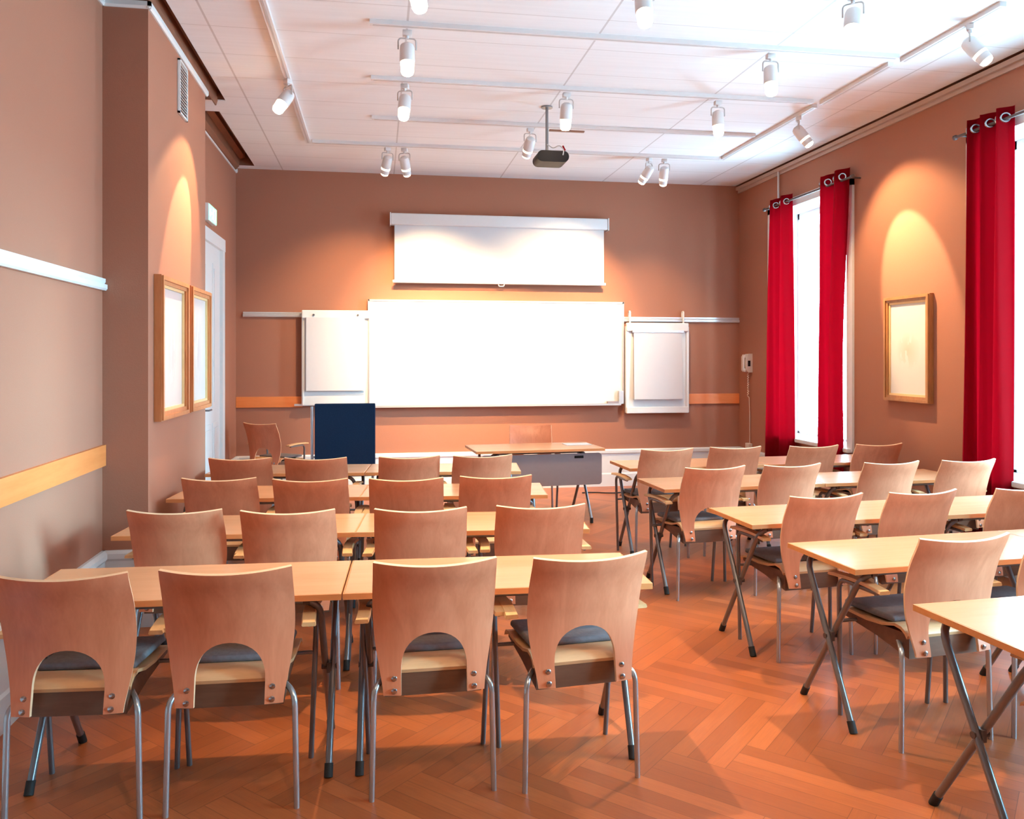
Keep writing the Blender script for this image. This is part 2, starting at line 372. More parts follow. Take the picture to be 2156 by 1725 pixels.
bm = B(); box(bm, (XR - .06, YN, H + .004), (XR + .004, YF, H + .03)); struct('trim_13', bm, 'cornice', label='dark strip standing in for shade in the gap above the right cornice')  # dark brown strip gives the ceiling gap its shade by colour

# door in the recess of the left wall
d = thing('door_1', 'tall pale blue-white door beside the framed pictures', 'door', (XL, 8.22, 0)); d['kind'] = 'structure'
bm = B()
for s in (-1, 1): box(bm, (0, s * .56, 0), (.05, s * .44, 2.79))
box(bm, (0, -.56, 2.67), (.055, .56, 2.79)); struct('casing', bm, 'white', d)
bm = B(); box(bm, (0, -.44, .01), (.02, .44, 2.67))
for z0, z1 in ((.15, .95), (1.1, 2.5)):
    for y0, y1 in ((-.37, -.05), (.05, .37)):
        box(bm, (.02, y0, z0), (.026, y1, z1)); box(bm, (.02, y0 + .05, z0 + .05), (.034, y1 - .05, z1 - .05))
struct('leaf', bm, 'white', d)
bm = B(); rbox(bm, (.02, -.40, 1.0), (.028, -.36, 1.2), .002); tube(bm, [(.025, -.38, 1.1), (.075, -.38, 1.1), (.075, -.27, 1.1)], .009); struct('handle', bm, 'steel', d, smooth=True)

# ------------------------------------------------------------------ armchair
def chair_proto():
    t = thing('stacking_armchair', 'x', 'chair')
    # back panel: bent plywood, waisted, with an arch cut out of its lower edge
    W = [(.39, .178), (.45, .187), (.55, .204), (.65, .2145), (.75, .2165), (.885, .214)]
    Yp = [(.39, -.035), (.47, -.012), (.56, 0), (.66, -.008), (.77, -.040), (.885, -.098)]
    def ip(T, z):
        if z <= T[0][0]: return T[0][1]
        for (a, u_), (c, w_) in zip(T, T[1:]):
            if z <= c:
                s = (z - a) / (c - a); return u_ + (w_ - u_) * s
        return T[-1][1]
    def sm(T, z): return sum(ip(T, z + dz) for dz in (-.03, -.015, 0, .015, .03)) / 5
    zt, zb, zc, hw = .612, .39, .470, .117
    def hole(z):
        if z <= zc: return hw
        if z >= zt: return 0.
        return hw * (1 - ((z - zc) / (zt - zc)) ** 2.3) ** (1 / 2.1)
    zs = [zb + (zc - zb) * q / 4 for q in range(4)] + [zc + (zt - zc) * math.sin(PI / 2 * q / 10) for q in range(11)] + [zt + (.885 - zt) * q / 12 for q in range(1, 13)]
    NX = 9; bm = B(); rows = []
    def pt(x, z, w):
        s = max(0., min(1., (z - .39) / .3)); bul = .012 + .030 * s
        top = max(0., (z - .8) / .085)
        zz = z - .013 * top * (1 - (x / w) ** 2)
        return Vector((x, sm(Yp, z) - bul * (1 - (x / w) ** 2), zz))
    for z in zs:
        w, h = sm(W, z), hole(z)
        L = [bm.verts.new(pt(-w + (w - h) * q / NX, z, w)) for q in range(NX + 1)]
        R = [bm.verts.new(pt(h + (w - h) * q / NX, z, w)) for q in range(NX + 1)]
        if h == 0: bm.verts.remove(R[0]); R[0] = L[-1]
        rows.append((L, R))
    for (L0, R0), (L1, R1) in zip(rows, rows[1:]):
        for A, C in ((L0, L1), (R0, R1)):
            for q in range(NX): bm.faces.new((A[q], A[q + 1], C[q + 1], C[q]))
    bmesh.ops.recalc_face_normals(bm, faces=bm.faces[:])
    orig = set(bm.faces)
    bmesh.ops.solidify(bm, geom=bm.faces[:], thickness=.012)
    bm.normal_update()
    for f in bm.faces:
        n = f.normal; f.material_index = 0 if abs(n.y) > .6 else 1
    pan = obj('back_panel', bm, ['beech', 'ply_edge'], t, smooth=True)
    for sx_ in (-1, 1):
        for z in (.408, .448):
            bm = B(); lathe(bm, [(.0105, 0), (.0105, .002), (.007, .0045)], 12, Matrix.Translation((sx_ * .143, sm(Yp, z) - .0155 - .0045, z)) @ Matrix.Rotation(PI / 2, 4, 'X'))
            obj('bolt', bm, 'bolt', pan, smooth=True)
    # seat
    prof = [(-.002, .464), (.010, .480), (.032, .493), (.07, .497), (.14, .478), (.24, .468), (.36, .470), (.41, .462), (.43, .445)]
    bm = B(); top = prof; bot = [(y + .004, z - .013) for y, z in prof[::-1]]
    prism(bm, top + bot, 0, -.19, .19); bmesh.ops.triangulate(bm, faces=[f for f in bm.faces if len(f.verts) > 4])
    seat = obj('seat', bm, 'seatwood', t, smooth=True)
    bm = B(); rbox(bm, (-.172, .10, .474), (.172, .415, .500), .012, 3)
    for v_ in bm.verts:
        v_.co.z += .010 * (1 - (v_.co.x / .172) ** 2) - .012 * max(0, 1 - abs(v_.co.y - .22) / .2) + (.016 if v_.co.y < .13 else 0)
    obj('cushion', bm, 'cushion', seat, smooth=True)
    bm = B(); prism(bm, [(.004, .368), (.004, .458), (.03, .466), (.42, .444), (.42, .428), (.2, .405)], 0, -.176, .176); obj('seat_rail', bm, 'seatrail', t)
    for s in (-1, 1):
        bm = B(); tube(bm, fillet([(s * .222, -.005, 0), (s * .214, 0, .405), (s * .150, .10, .425), (s * .150, .3, .427)], .045), .0105); obj('rear_leg', bm, 'chrome', t, smooth=True)
        bm = B(); tube(bm, fillet([(s * .232, .36, 0), (s * .258, .335, .618), (s * .256, .09, .618)], .05), .0105)
        tube(bm, [(s * .247, .345, .425), (s * .15, .32, .432)], .008); obj('front_leg', bm, 'steel', t, smooth=True)
        bm = B(); n = 10
        ps = [(s * (.258 - .012 * math.sin(PI * q / n)), .045 + .335 * q / n, .632 + .006 * math.sin(PI * q / n)) for q in range(n + 1)]
        rows = []
        for x, y, z in ps: rows.append([bm.verts.new((x + dx, y, z + dz)) for dx, dz in ((-.026, -.004), (-.022, .007), (.022, .007), (.026, -.004), (.022, -.008), (-.022, -.008))])
        for A, C in zip(rows, rows[1:]):
            for q in range(6): bm.faces.new((A[q], A[(q + 1) % 6], C[(q + 1) % 6], C[q]))
        bm.faces.new(rows[0]); bm.faces.new(rows[-1][::-1]); obj('armrest', bm, 'arm', t)
    remember(t); return t
chair0 = chair_proto(); chair_used = [False]
def put_chair(x, y, deg, label, group, top=True):
    """x, y: where the top of the backrest is"""
    o = chair0 if not chair_used[0] else dup(chair0)
    chair_used[0] = True
    a = math.radians(deg)
    off = .10 if top else 0
    o.location = (x - off * math.sin(a), y + off * math.cos(a), 0); o.rotation_euler = (0, 0, a)
    o['label'] = label
    if group: o['group'] = group
    elif 'group' in o: del o['group']
    return o
ROWS = {
 'near_left': [(-1.035, 2.90, -4.4), (-.507, 2.89, -1.7), (.202, 2.885, .6), (.762, 2.87, 5.2)],
 'second_left': [(-.935, 4.02, -5), (-.413, 3.93, -4), (.202, 3.88, -2.5), (.779, 3.87, -2)],
 'third_left': [(-.922, 5.03, -6), (-.39, 4.91, -6), (.167, 4.85, -3.5), (.702, 4.86, -1.5)],
 'far_left': [(-.96, 6.0, -7), (-.432, 5.93, -5), (.226, 5.90, 1), (.754, 5.88, 3)],
 'far_right': [(2.215, 6.05, 4), (2.80, 6.10, 1), (3.46, 6.08, 3), (4.06, 6.12, 4)],
 'third_right': [(2.165, 5.02, 6), (2.72, 5.05, 7), (3.45, 5.06, 5), (4.05, 5.08, 3.5)],
 'second_right': [(2.295, 3.91, 5.5), (2.87, 3.94, 6.5), (3.52, 3.96, 6)],
 'near_right': [(2.315, 2.925, 5.8), (2.86, 2.96, 5)],
}
NTH = ['first', 'second', 'third', 'fourth']
RN = {'near_left': ('nearest row on the wall side', 'left'), 'second_left': ('second row on the wall side', 'left'), 'third_left': ('third row on the wall side', 'left'), 'far_left': ('farthest row on the wall side', 'left'),
      'far_right': ('farthest row on the window side', 'aisle'), 'third_right': ('second-farthest row on the window side', 'aisle'), 'second_right': ('middle row on the window side', 'aisle'), 'near_right': ('second-nearest row on the window side', 'aisle')}
for rk, L in ROWS.items():
    rn, side = RN[rk]
    for q, (x, y, a) in enumerate(L):
        if side == 'left': nth = ['nearest the left wall', 'second from the left wall', 'second from the aisle', 'beside the aisle'][q]
        else: nth = ['beside the aisle', 'second from the aisle', 'third from the aisle', 'fourth from the aisle'][q]
        put_chair(x, y, a, 'beech armchair %s, %s' % (nth, rn), 'beech armchairs at the table rows')
put_chair(1.552, 8.24, 172, 'beech armchair facing the room behind the front desk', None, top=False)
put_chair(-1.25, 9.08, -32, 'lone beech armchair turned askew by the far left corner, no table', None)
put_chair(2.35, 1.90, 5, 'armchair at the bottom right edge, only its armrest and legs in view', None)

# ------------------------------------------------------------------ folding table
TW, TD, TZ = 1.18, .50, .72
def table_proto():
    t = thing('folding_table', 'x', 'table'); w, h = TW / 2, TD / 2
    bm = B(); rbox(bm, (-w + .004, -h + .004, TZ - .022), (w - .004, h - .004, TZ), .0015, 1); top = obj('tabletop', bm, 'table', t)
    bm = B()
    box(bm, (-w, -h, TZ - .023), (w, -h + .004, TZ - .001)); box(bm, (-w, h - .004, TZ - .023), (w, h, TZ - .001))
    box(bm, (-w, -h + .004, TZ - .023), (-w + .004, h - .004, TZ - .001)); box(bm, (w - .004, -h + .004, TZ - .023), (w, h - .004, TZ - .001))
    obj('edge_band', bm, 'table_edge', top)
    for (yt, yf, inset) in ((.19, -.15, .055), (-.185, .235, .085)):
        x = w - inset; zt = TZ - .036
        bm = B(); tube(bm, fillet([(-x, yf, .03), (-x, yt, zt), (x, yt, zt), (x, yf, .03)], .09, 6), .0135, 12)
        fr_ = obj('leg_frame', bm, 'steel', t, smooth=True)
        for s in (-1, 1):
            dy = (yf - yt) / zt * .05
            bm = B(); tube(bm, [(s * x, yf + dy * .55, 0), (s * x, yf - dy * .3, .045)], .0165, 12); obj('rubber_foot', bm, 'rubber', fr_, smooth=True)
    for s in (-1, 1):
        bm = B(); tube(bm, [(s * (w - .04), .02, .355), (s * (w - .1), .02, .355)], .012, 8); box(bm, (s * (w - .062), .0, .335), (s * (w - .078), .04, .375)); obj('pivot', bm, 'bracket', t, smooth=True)
        bm = B(); box(bm, (s * (w - .12), -.2, TZ - .05), (s * (w - .145), .2, TZ - .022)); obj('bearer', bm, 'bracket', t)
    remember(t); return t
tab0 = table_proto(); tab_used = [False]
def put_row(x0, y0, x1, y1, n, labels, gap=.006):
    """n tables whose front edges run from (x0, y0) to (x1, y1)"""
    a = math.atan2(y1 - y0, x1 - x0); L = math.hypot(x1 - x0, y1 - y0)
    for q in range(n):
        o = tab0 if not tab_used[0] else dup(tab0); tab_used[0] = True
        s = (L / n) * (q + .5) if n > 1 else L / 2
        cx = x0 + math.cos(a) * s - math.sin(a) * TD / 2; cy = y0 + math.sin(a) * s + math.cos(a) * TD / 2
        o.location = (cx, cy, 0); o.rotation_euler = (0, 0, a); o['label'] = labels[q]; o['group'] = 'beech folding tables in rows'
def lab(r, side): return ['beech folding table, %s end, %s' % (s, r) for s in side]
LS = ('left', 'right'); RS = ('left', 'right')
put_row(-1.315, 3.135, 1.055, 3.035, 2, lab('nearest row on the wall side', LS))
put_row(-1.286, 4.255, 1.065, 4.04, 2, lab('second row on the wall side', LS))
put_row(-1.285, 5.30, 1.065, 5.075, 2, lab('third row on the wall side', LS))
put_row(-1.275, 6.38, 1.085, 6.15, 2, lab('farthest row on the wall side', LS))
put_row(1.945, 6.155, 4.315, 6.24, 2, lab('farthest row on the window side', RS))
put_row(1.865, 5.153, 4.23, 5.27, 2, lab('second-farthest row on the window side', RS))
put_row(1.922, 3.995, 4.29, 4.14, 2, lab('middle row on the window side', RS))
put_row(1.94, 3.09, 4.30, 3.25, 2, lab('second-nearest row on the window side', RS))
put_row(1.905, 2.130, 3.08, 2.20, 1, ['beech folding table cut off by the right edge, nearest the camera'])

# ------------------------------------------------------------------ front desk
d = thing('front_desk', 'long beech desk with a grey modesty panel before the whiteboard', 'desk', (1.50, 7.81, 0), math.radians(4))
bm = B(); rbox(bm, (-.622, -.30, .697), (.622, .30, .72), .002, 1); top = obj('desktop', bm, 'table', d)
bm = B(); box(bm, (-.624, -.302, .696), (.624, -.3, .719)); box(bm, (-.624, .3, .696), (.624, .302, .719)); box(bm, (-.626, -.3, .696), (-.622, .3, .719)); box(bm, (.622, -.3, .696), (.626, .3, .719)); obj('edge_band', bm, 'table_edge', top)
def roundrect(x0, z0, x1, z1, r, n=5):
    P = []
    for cx, cz, a0 in ((x1 - r, z1 - r, 0), (x0 + r, z1 - r, 90), (x0 + r, z0 + r, 180), (x1 - r, z0 + r, 270)):
        for q in range(n + 1):
            a = math.radians(a0 + 90 * q / n); P.append((cx + r * math.cos(a), cz + r * math.sin(a)))
    return P
bm = B(); prism(bm, roundrect(-.57, .372, .605, .672, .03), 1, -.262, -.242); pn = obj('modesty_panel', bm, 'grey_panel', d); pn['label'] = 'grey modesty panel'
bm = B(); rbox(bm, (.33, -.268, .628), (.42, -.262, .652), .002, 1); obj('handle_slot', bm, 'darkplastic', pn)
for (yt, yf, inset) in ((.2, -.24, .09), (-.2, .26, .13)):
    x = .6 - inset; bm = B(); tube(bm, fillet([(-x, yf, .03), (-x, yt, .684), (x, yt, .684), (x, yf, .03)], .09, 6), .0135, 12); fr_ = obj('leg_frame', bm, 'steel', d, smooth=True)
    for s in (-1, 1):
        bm = B(); tube(bm, [(s * x, yf, 0), (s * x, yf, .05)], .0165, 12); obj('rubber_foot', bm, 'rubber', fr_, smooth=True)
for s in (-1, 1):
    bm = B(); box(bm, (s * .42, -.242, .60), (s * .40, -.19, .70)); obj('panel_bracket', bm, 'bracket', d)
o = obj('paper_sheet', (lambda b_: (box(b_, (-.13, -.09, 0), (.13, .09, .004)), b_)[1])(B()), 'paper', loc=(1.96, 7.93, .7205)); o.rotation_euler[2] = .06
tag(o, 'white paper sheets lying on the right end of the front desk', 'paper')

# floor cable behind the desk
bm = B(); pts = [(2.35 + .09 * q, 9.25 + .03 * math.sin(q * 1.3) - .01 * q, .008) for q in range(11)]; tube(bm, pts, .007, 6)
tag(obj('floor_cable', bm, 'darkplastic', smooth=True), 'dark cable lying on the floor behind the front desk', 'cable')
bm = B(); rbox(bm, (3.26, 9.05, 0), (3.50, 9.13, .045), .008); tag(obj('power_strip', bm, 'darkplastic'), 'dark power strip on the floor at the end of the cable', 'power strip')

# ------------------------------------------------------------------ far wall: whiteboard, screen, flip charts
w = thing('whiteboard', 'wide white enamel whiteboard in the middle of the far wall', 'whiteboard', (1.44, YF, 1.01))
bm = B(); box(bm, (-1.535, -.035, .015), (1.535, -.002, 1.24)); obj('panel', bm, 'board', w)
bm = B(); box(bm, (-1.55, -.042, 1.235), (1.555, 0, 1.255)); box(bm, (-1.55, -.042, 0), (1.555, 0, .015))
for s in (-1, 1): box(bm, (s * 1.535, -.042, 0), (s * 1.553, 0, 1.255))
obj('frame', bm, 'alu', w)
bm = B(); box(bm, (-1.5, -.10, -.012), (1.5, -.04, .004)); box(bm, (-1.5, -.10, .004), (1.5, -.094, .012)); obj('pen_tray', bm, 'alu', w)
bm = B(); rbox(bm, (-.07, -.025, 0), (.07, .025, .035), .006); tag(obj('board_eraser', bm, 'grey_panel', loc=(2.84, YF - .07, 1.014)), 'grey eraser lying in the right end of the whiteboard tray', 'eraser')
bm = B(); rbox(bm, (-.03, -.02, 0), (.03, .02, .16), .004); tag(obj('marker_holder', bm, 'alu', loc=(2.945, YF - .065, 1.014)), 'pale marker holder standing at the right end of the whiteboard', 'marker holder')
s_ = thing('projection_screen', 'roll-down projection screen in a white case above the whiteboard', 'screen', (1.46, YF, 2.46))
bm = B(); rbox(bm, (-1.305, -.13, .675), (1.305, .002, .81), .012, 3); obj('case', bm, 'white', s_, smooth=True)
for sx_ in (-1, 1):
    bm = B(); box(bm, (sx_ * 1.305, -.135, .668), (sx_ * 1.318, 0, .815)); obj('end_cap', bm, 'white', s_)
bm = B(); box(bm, (-1.265, -.085, .02), (1.265, -.081, .70)); obj('cloth', bm, 'screen', s_)
bm = B(); tube(bm, [(-1.285, -.083, .015), (1.285, -.083, .015)], .018, 10); obj('bottom_bar', bm, 'white', s_, smooth=True)
bm = B(); tube(bm, fillet([(-.035, -.083, .0), (-.03, -.083, -.025), (.03, -.083, -.025), (.035, -.083, 0)], .02), .006, 8); obj('pull_handle', bm, 'white', s_, smooth=True)

f = thing('flip_chart', 'white flip chart board overlapping the left end of the whiteboard', 'flip chart', (-.475, YF, 1.035))
bm = B(); box(bm, (-.375, -.075, 0), (.375, -.045, 1.09)); obj('board', bm, 'board', f)
bm = B(); rbox(bm, (-.385, -.10, 1.0), (.385, -.045, 1.095), .01); cl = obj('clamp_bar', bm, 'white', f)
bm = B(); box(bm, (-.335, -.105, .165), (.325, -.088, 1.01)); obj('paper_pad', bm, 'paper', f)
for sx_ in (-1, 1):
    bm = B(); box(bm, (sx_ * .37, -.09, 0), (sx_ * .385, -.04, 1.04)); obj('side_rail', bm, 'alu', f)
    bm = B(); lathe(bm, [(.012, 0), (.012, .012)], 10, Matrix.Translation((sx_ * .25, -.10, 1.04)) @ Matrix.Rotation(PI / 2, 4, 'X')); obj('knob', bm, 'steel', f)
bm = B(); box(bm, (-.47, -.07, -.01), (-.2, -.03, .014)); obj('foot_bracket', bm, 'alu', f)

f = thing('flip_chart', 'white flip chart hanging on hooks from the rail right of the whiteboard', 'flip chart', (3.41, YF, .905))
bm = B(); box(bm, (-.37, -.07, .0), (.37, -.045, 1.08)); obj('board', bm, 'board', f)
for sx_ in (-1, 1):
    bm = B(); rbox(bm, (sx_ * .39 - .018, -.085, -.005), (sx_ * .39 + .018, -.03, 1.06), .006); obj('side_rail', bm, 'white', f)
    bm = B(); tube(bm, fillet([(sx_ * .345, -.055, 1.05), (sx_ * .345, -.055, 1.245), (sx_ * .345, -.01, 1.245), (sx_ * .345, -.01, 1.17)], .015), .012, 8); obj('hook', bm, 'white', f, smooth=True)
bm = B(); rbox(bm, (-.40, -.10, 1.0), (.40, -.045, 1.105), .012); obj('clamp_bar', bm, 'white', f)
bm = B(); rbox(bm, (-.40, -.095, -.01), (.40, -.04, .07), .008); obj('bottom_ledge', bm, 'white', f)
bm = B()
n = 8
for q in range(n):
    z0, z1 = .165 + (1.01 - .165) * q / n, .165 + (1.01 - .165) * (q + 1) / n
    y0, y1 = -.105 - .02 * (1 - q / n) ** 2, -.105 - .02 * (1 - (q + 1) / n) ** 2
    vs = [bm.verts.new(p) for p in ((-.31, y0, z0), (.31, y0, z0), (.31, y1, z1), (-.31, y1, z1), (-.31, -.075, z0), (.31, -.075, z0), (.31, -.075, z1), (-.31, -.075, z1))]
    for idx_ in ((0, 1, 2, 3), (5, 4, 7, 6), (4, 0, 3, 7), (1, 5, 6, 2), (4, 5, 1, 0), (3, 2, 6, 7)): bm.faces.new([vs[z] for z in idx_])
obj('paper_pad', bm, 'paper', f)
bm = B(); box(bm, (-.33, -.112, .985), (.33, -.10, 1.012)); obj('pad_binding', bm, 'alu', f)

# navy display board on a chrome stand
n_ = thing('display_board', 'navy blue felt display board on a chrome stand before the flip chart', 'display board', (-.318, 8.30, 0), 0)
bm = B(); rbox(bm, (-.296, -.02, .40), (.296, .02, 1.128), .008); obj('felt_panel', bm, 'navy', n_)
for sx_ in (-1, 1):
    px_, py_ = (-.322, 0) if sx_ < 0 else (.27, .034)
    bm = B(); tube(bm, [(px_, py_, .02), (px_, py_, 1.10)], .014, 10); tube(bm, [(px_, py_, .6), (px_ - sx_ * .04, py_, .6)], .010, 8); obj('post', bm, 'chrome', n_, smooth=True)
    bm = B(); tube(bm, [(px_, -.24, .018), (px_, .24, .018)], .016, 10); obj('foot', bm, 'chrome', n_, smooth=True)

# ------------------------------------------------------------------ ceiling tracks, projector and spotlights
def track(name, label, a, c, axis):
    bm = B(); w_ = .022
    if axis == 0: lo, hi = (a[0], a[1] - w_, H - .030), (c[0], a[1] + w_, H + .002)
    else: lo, hi = (a[0] - w_, a[1], H - .030), (a[0] + w_, c[1], H + .002)
    box(bm, lo, hi)
    t_ = tag(obj(name, bm, 'lamp_body'), label, 'track', 'white lighting tracks on the ceiling')
    bm = B()
    if axis == 0: box(bm, (a[0] + .02, a[1] - .007, H - .032), (c[0] - .02, a[1] + .007, H - .029))
    else: box(bm, (a[0] - .007, a[1] + .02, H - .032), (a[0] + .007, c[1] - .02, H - .029))
    obj('slot', bm, 'vent', t_); return t_
track('lighting_track', 'white lighting track crossing the ceiling nearest the camera', (-.05, 5.30), (3.66, 5.30), 0)
track('lighting_track', 'white lighting track crossing the ceiling, second from the camera', (-.05, 6.36), (3.60, 6.36), 0)
track('lighting_track', 'white lighting track crossing the ceiling above the projector', (-.05, 7.42), (3.60, 7.42), 0)
track('lighting_track', 'white lighting track crossing the ceiling nearest the far wall', (-.64, 8.34), (3.66, 8.34), 0)
track('lighting_track', 'white lighting track running along the left of the ceiling', (-.68, 1.2), (-.68, 8.36), 1)
track('lighting_track', 'white lighting track by the windows, long piece nearest the camera', (3.74, 4.40), (3.74, 5.36), 1)
track('lighting_track', 'white lighting track by the windows, middle piece', (3.70, 5.44), (3.70, 6.38), 1)
track('lighting_track', 'white lighting track by the windows, piece nearest the far wall', (3.68, 6.46), (3.68, 8.36), 1)

def spot_proto(lensmat, snoot):
    t = thing('track_spotlight', 'x', 'spotlight')
    bm = B(); rbox(bm, (-.03, -.022, -.035), (.03, .022, 0), .004); lathe(bm, [(.012, -.055), (.012, -.03)], 10); obj('adapter', bm, 'lamp_body', t, smooth=True)
    bm = B()
    tube(bm, fillet([(-.058, 0, -.125), (-.058, 0, -.052), (.058, 0, -.052), (.058, 0, -.125)], .025), .005, 8); obj('yoke', bm, 'vent', t, smooth=True)
    hd = bpy.data.objects.new('head', None)
    bm = B(); lathe(bm, [(.020, -.045), (.042, -.03), (.048, -.01), (.050, .075), (.046, .085)], 20, Matrix.Scale(-1, 4, (0, 0, 1))); h_ = obj('housing', bm, 'lamp_body', t, smooth=True)
    h_.location = (0, 0, -.125)
    bm = B(); lathe(bm, [(.046, -.105), (.047, -.085)], 20); obj('glass_ring', bm, 'lamp_ring', h_, smooth=True)
    bm = B(); lathe(bm, [(.030, -.150), (.043, -.148), (.044, -.105)], 20); obj('snoot', bm, snoot, h_, smooth=True)
    bm = B(); lathe(bm, [(.024, -.172), (.036, -.164), (.041, -.146)], 20); obj('lens', bm, lensmat, h_, smooth=True)
    remember(t); return t
SP = {False: spot_proto('lens_dim', 'lamp_body'), True: spot_proto('lens', 'snoot_glow')}; sp_used = {True: False, False: False}
WARM = (1., .69, .36)
def aim_rot(v):  # rotation that turns -Z towards v
    return Vector(v).to_track_quat('-Z', 'Y')
def put_spot(x, y, aim, label, lit=True, beams=(), z=H - .03, heading=None):
    p = SP[lit]; o = p if not sp_used[lit] else dup(p); sp_used[lit] = True
    o.location = (x, y, z); o['label'] = label; o['group'] = 'white track spotlights on the ceiling'
    head = Vector((x, y, z - .125)); d_ = (Vector(aim) - head).normalized()
    yaw = math.atan2(d_.x, -d_.y) if (abs(d_.x) + abs(d_.y)) > .15 else 0.
    o.rotation_euler = (0, 0, yaw)
    h_ = [c for c in COL.objects if c.parent == o and c.name.startswith('housing')][0]
    q = Matrix.Rotation(-yaw, 4, 'Z') @ aim_rot(d_).to_matrix().to_4x4()
    h_.rotation_euler = q.to_euler()
    for (power, ang, blend, rad, colr) in beams:
        l = bpy.data.lights.new('spot_beam', 'SPOT'); l.energy = power; l.color = colr or WARM
        l.spot_size = math.radians(ang); l.spot_blend = blend; l.shadow_soft_size = rad
        lo = bpy.data.objects.new('spot_beam', l); COL.objects.link(lo)
        lo.location = head + d_ * .175; lo.rotation_euler = aim_rot(d_).to_euler()
K = 1.0
DOWN = [(K * 150, 64, .9, .025, None)]
MAIN = [(K * 380, 84, .7, .022, None)]
for x, y, ax, ay, lb in (
    (.20, 4.40, .75, 3.4, 'white spotlight cut by the top edge of the photo, left one'),
    (1.47, 4.40, 1.35, 3.2, 'white spotlight cut by the top edge of the photo, middle one'),
    (2.75, 4.40, 2.0, 3.55, 'large glaring white spotlight at the top edge of the photo, upper right'),
    (.19, 5.36, .22, 5.0, 'glaring white spotlight under the left end of the nearest track'),
    (2.72, 5.36, 2.72, 5.0, 'white spotlight under the right end of the nearest track'),
    (.21, 6.42, -.1, 5.4, 'white spotlight under the left end of the second track, tilted left'),
    (1.50, 6.42, 1.5, 7.3, 'white spotlight just behind the projector pole, under the second track'),
    (2.79, 6.42, 2.8, 6.1, 'white spotlight under the right end of the second track')):
    put_spot(x, y, (ax, ay, 0), lb, True, [(K * 300, 70, .9, .025, None)] if abs(x - 1.5) < .01 else DOWN if y > 5 else [(K * {.2: 420, 1.47: 60, 2.75: 360}[round(x, 2)], 74, .6, .02, None)])
for x, ax, lb in ((.20, .0, 'left one'), (1.47, .9, 'middle one'), (2.75, 2.4, 'right one')):  # unseen rear spotlights, added to brighten the near chair backs
    put_spot(x, .90, (ax, 3.0, .7), 'added unseen fill spotlight on the ceiling behind the camera, %s' % lb, True, [(K * 95, 80, .9, .03, None)])
WALLB = lambda p, a=70: [(p, a, .9, .03, None)]
put_spot(1.40, 7.47, (1.05, 9.7, 1.35), 'white spotlight partly behind the projector, aimed at the whiteboard', False, WALLB(K * 800, 60))
put_spot(.10, 8.40, (-.35, 9.7, 1.7), 'unlit-looking white spotlight, left of the pair near the far wall, left side', False, WALLB(K * 260, 84))
put_spot(.27, 8.40, (.75, 9.74, 1.55), 'white spotlight, right of the pair near the far wall, left side', False, WALLB(K * 680, 84))
put_spot(2.87, 8.40, (1.9, 9.74, 1.65), 'white spotlight, left of the pair near the far wall, right side', False, WALLB(K * 680, 84))
put_spot(3.04, 8.40, (3.3, 9.74, 1.3), 'white spotlight, right of the pair near the far wall, right side', False, WALLB(K * 200, 76))
put_spot(-.68, 6.46, (-1.345, 5.94, 2.38), 'glaring white spotlight on the left track aimed at the framed pictures', True, [(K * 260, 32, .25, .012, (1, .70, .42)), (K * 130, 66, .3, .02, None)])
put_spot(3.74, 4.68, (4.52, 4.0, 2.2), 'white spotlight by the windows, upper right corner, tilted outwards', False, [])
put_spot(3.68, 6.73, (4.52, 6.36, 2.32), 'white spotlight on the window-side track aimed at the framed print', False, [(K * 330, 38, .3, .012, (1, .70, .42)), (K * 190, 90, .5, .02, None)])

p = thing('ceiling_projector', 'dark projector hanging from a grey pole under the ceiling', 'projector', (1.44, 6.9, H))
bm = B(); tube(bm, [(0, 0, -.44), (0, 0, 0)], .013, 12); lathe(bm, [(.05, -.012), (.05, 0)], 16); obj('pole', bm, 'steel', p, smooth=True)
bm = B(); prism(bm, roundrect(-.105, -.498, .170, -.402, .046, 6), 1, -.11, .11); body = obj('body', bm, 'darkplastic', p, smooth=True)
bm = B(); lathe(bm, [(.035, 0), (.035, .03)], 16, Matrix.Translation((.08, .11, -.45)) @ Matrix.Rotation(-PI / 2, 4, 'X')); obj('lens', bm, 'bolt', body, smooth=True)
bm = B(); box(bm, (-.035, -.04, -.404), (.05, .04, -.385)); tube(bm, [(0, 0, -.44), (.03, 0, -.395)], .009); obj('bracket', bm, 'alu', p)
bm = B(); tube(bm, fillet([(.0, -.02, -.33), (.045, -.06, -.375), (.09, -.08, -.345), (.125, -.115, -.39), (.115, -.118, -.44)], .03), .005, 6); obj('cable', bm, 'alu', p, smooth=True)
bm = B(); tube(bm, [(.115, -.112, -.36), (.135, -.114, -.40)], .007, 6); c_ = obj('plug', bm, 'curtain', p); c_['label'] = 'red plug'
bm = B(); box(bm, (.02, -.015, -.208), (.33, .015, -.196)); obj('brown_bar', bm, 'cornice', p)  # thin brown horizontal bar beside the projector pole

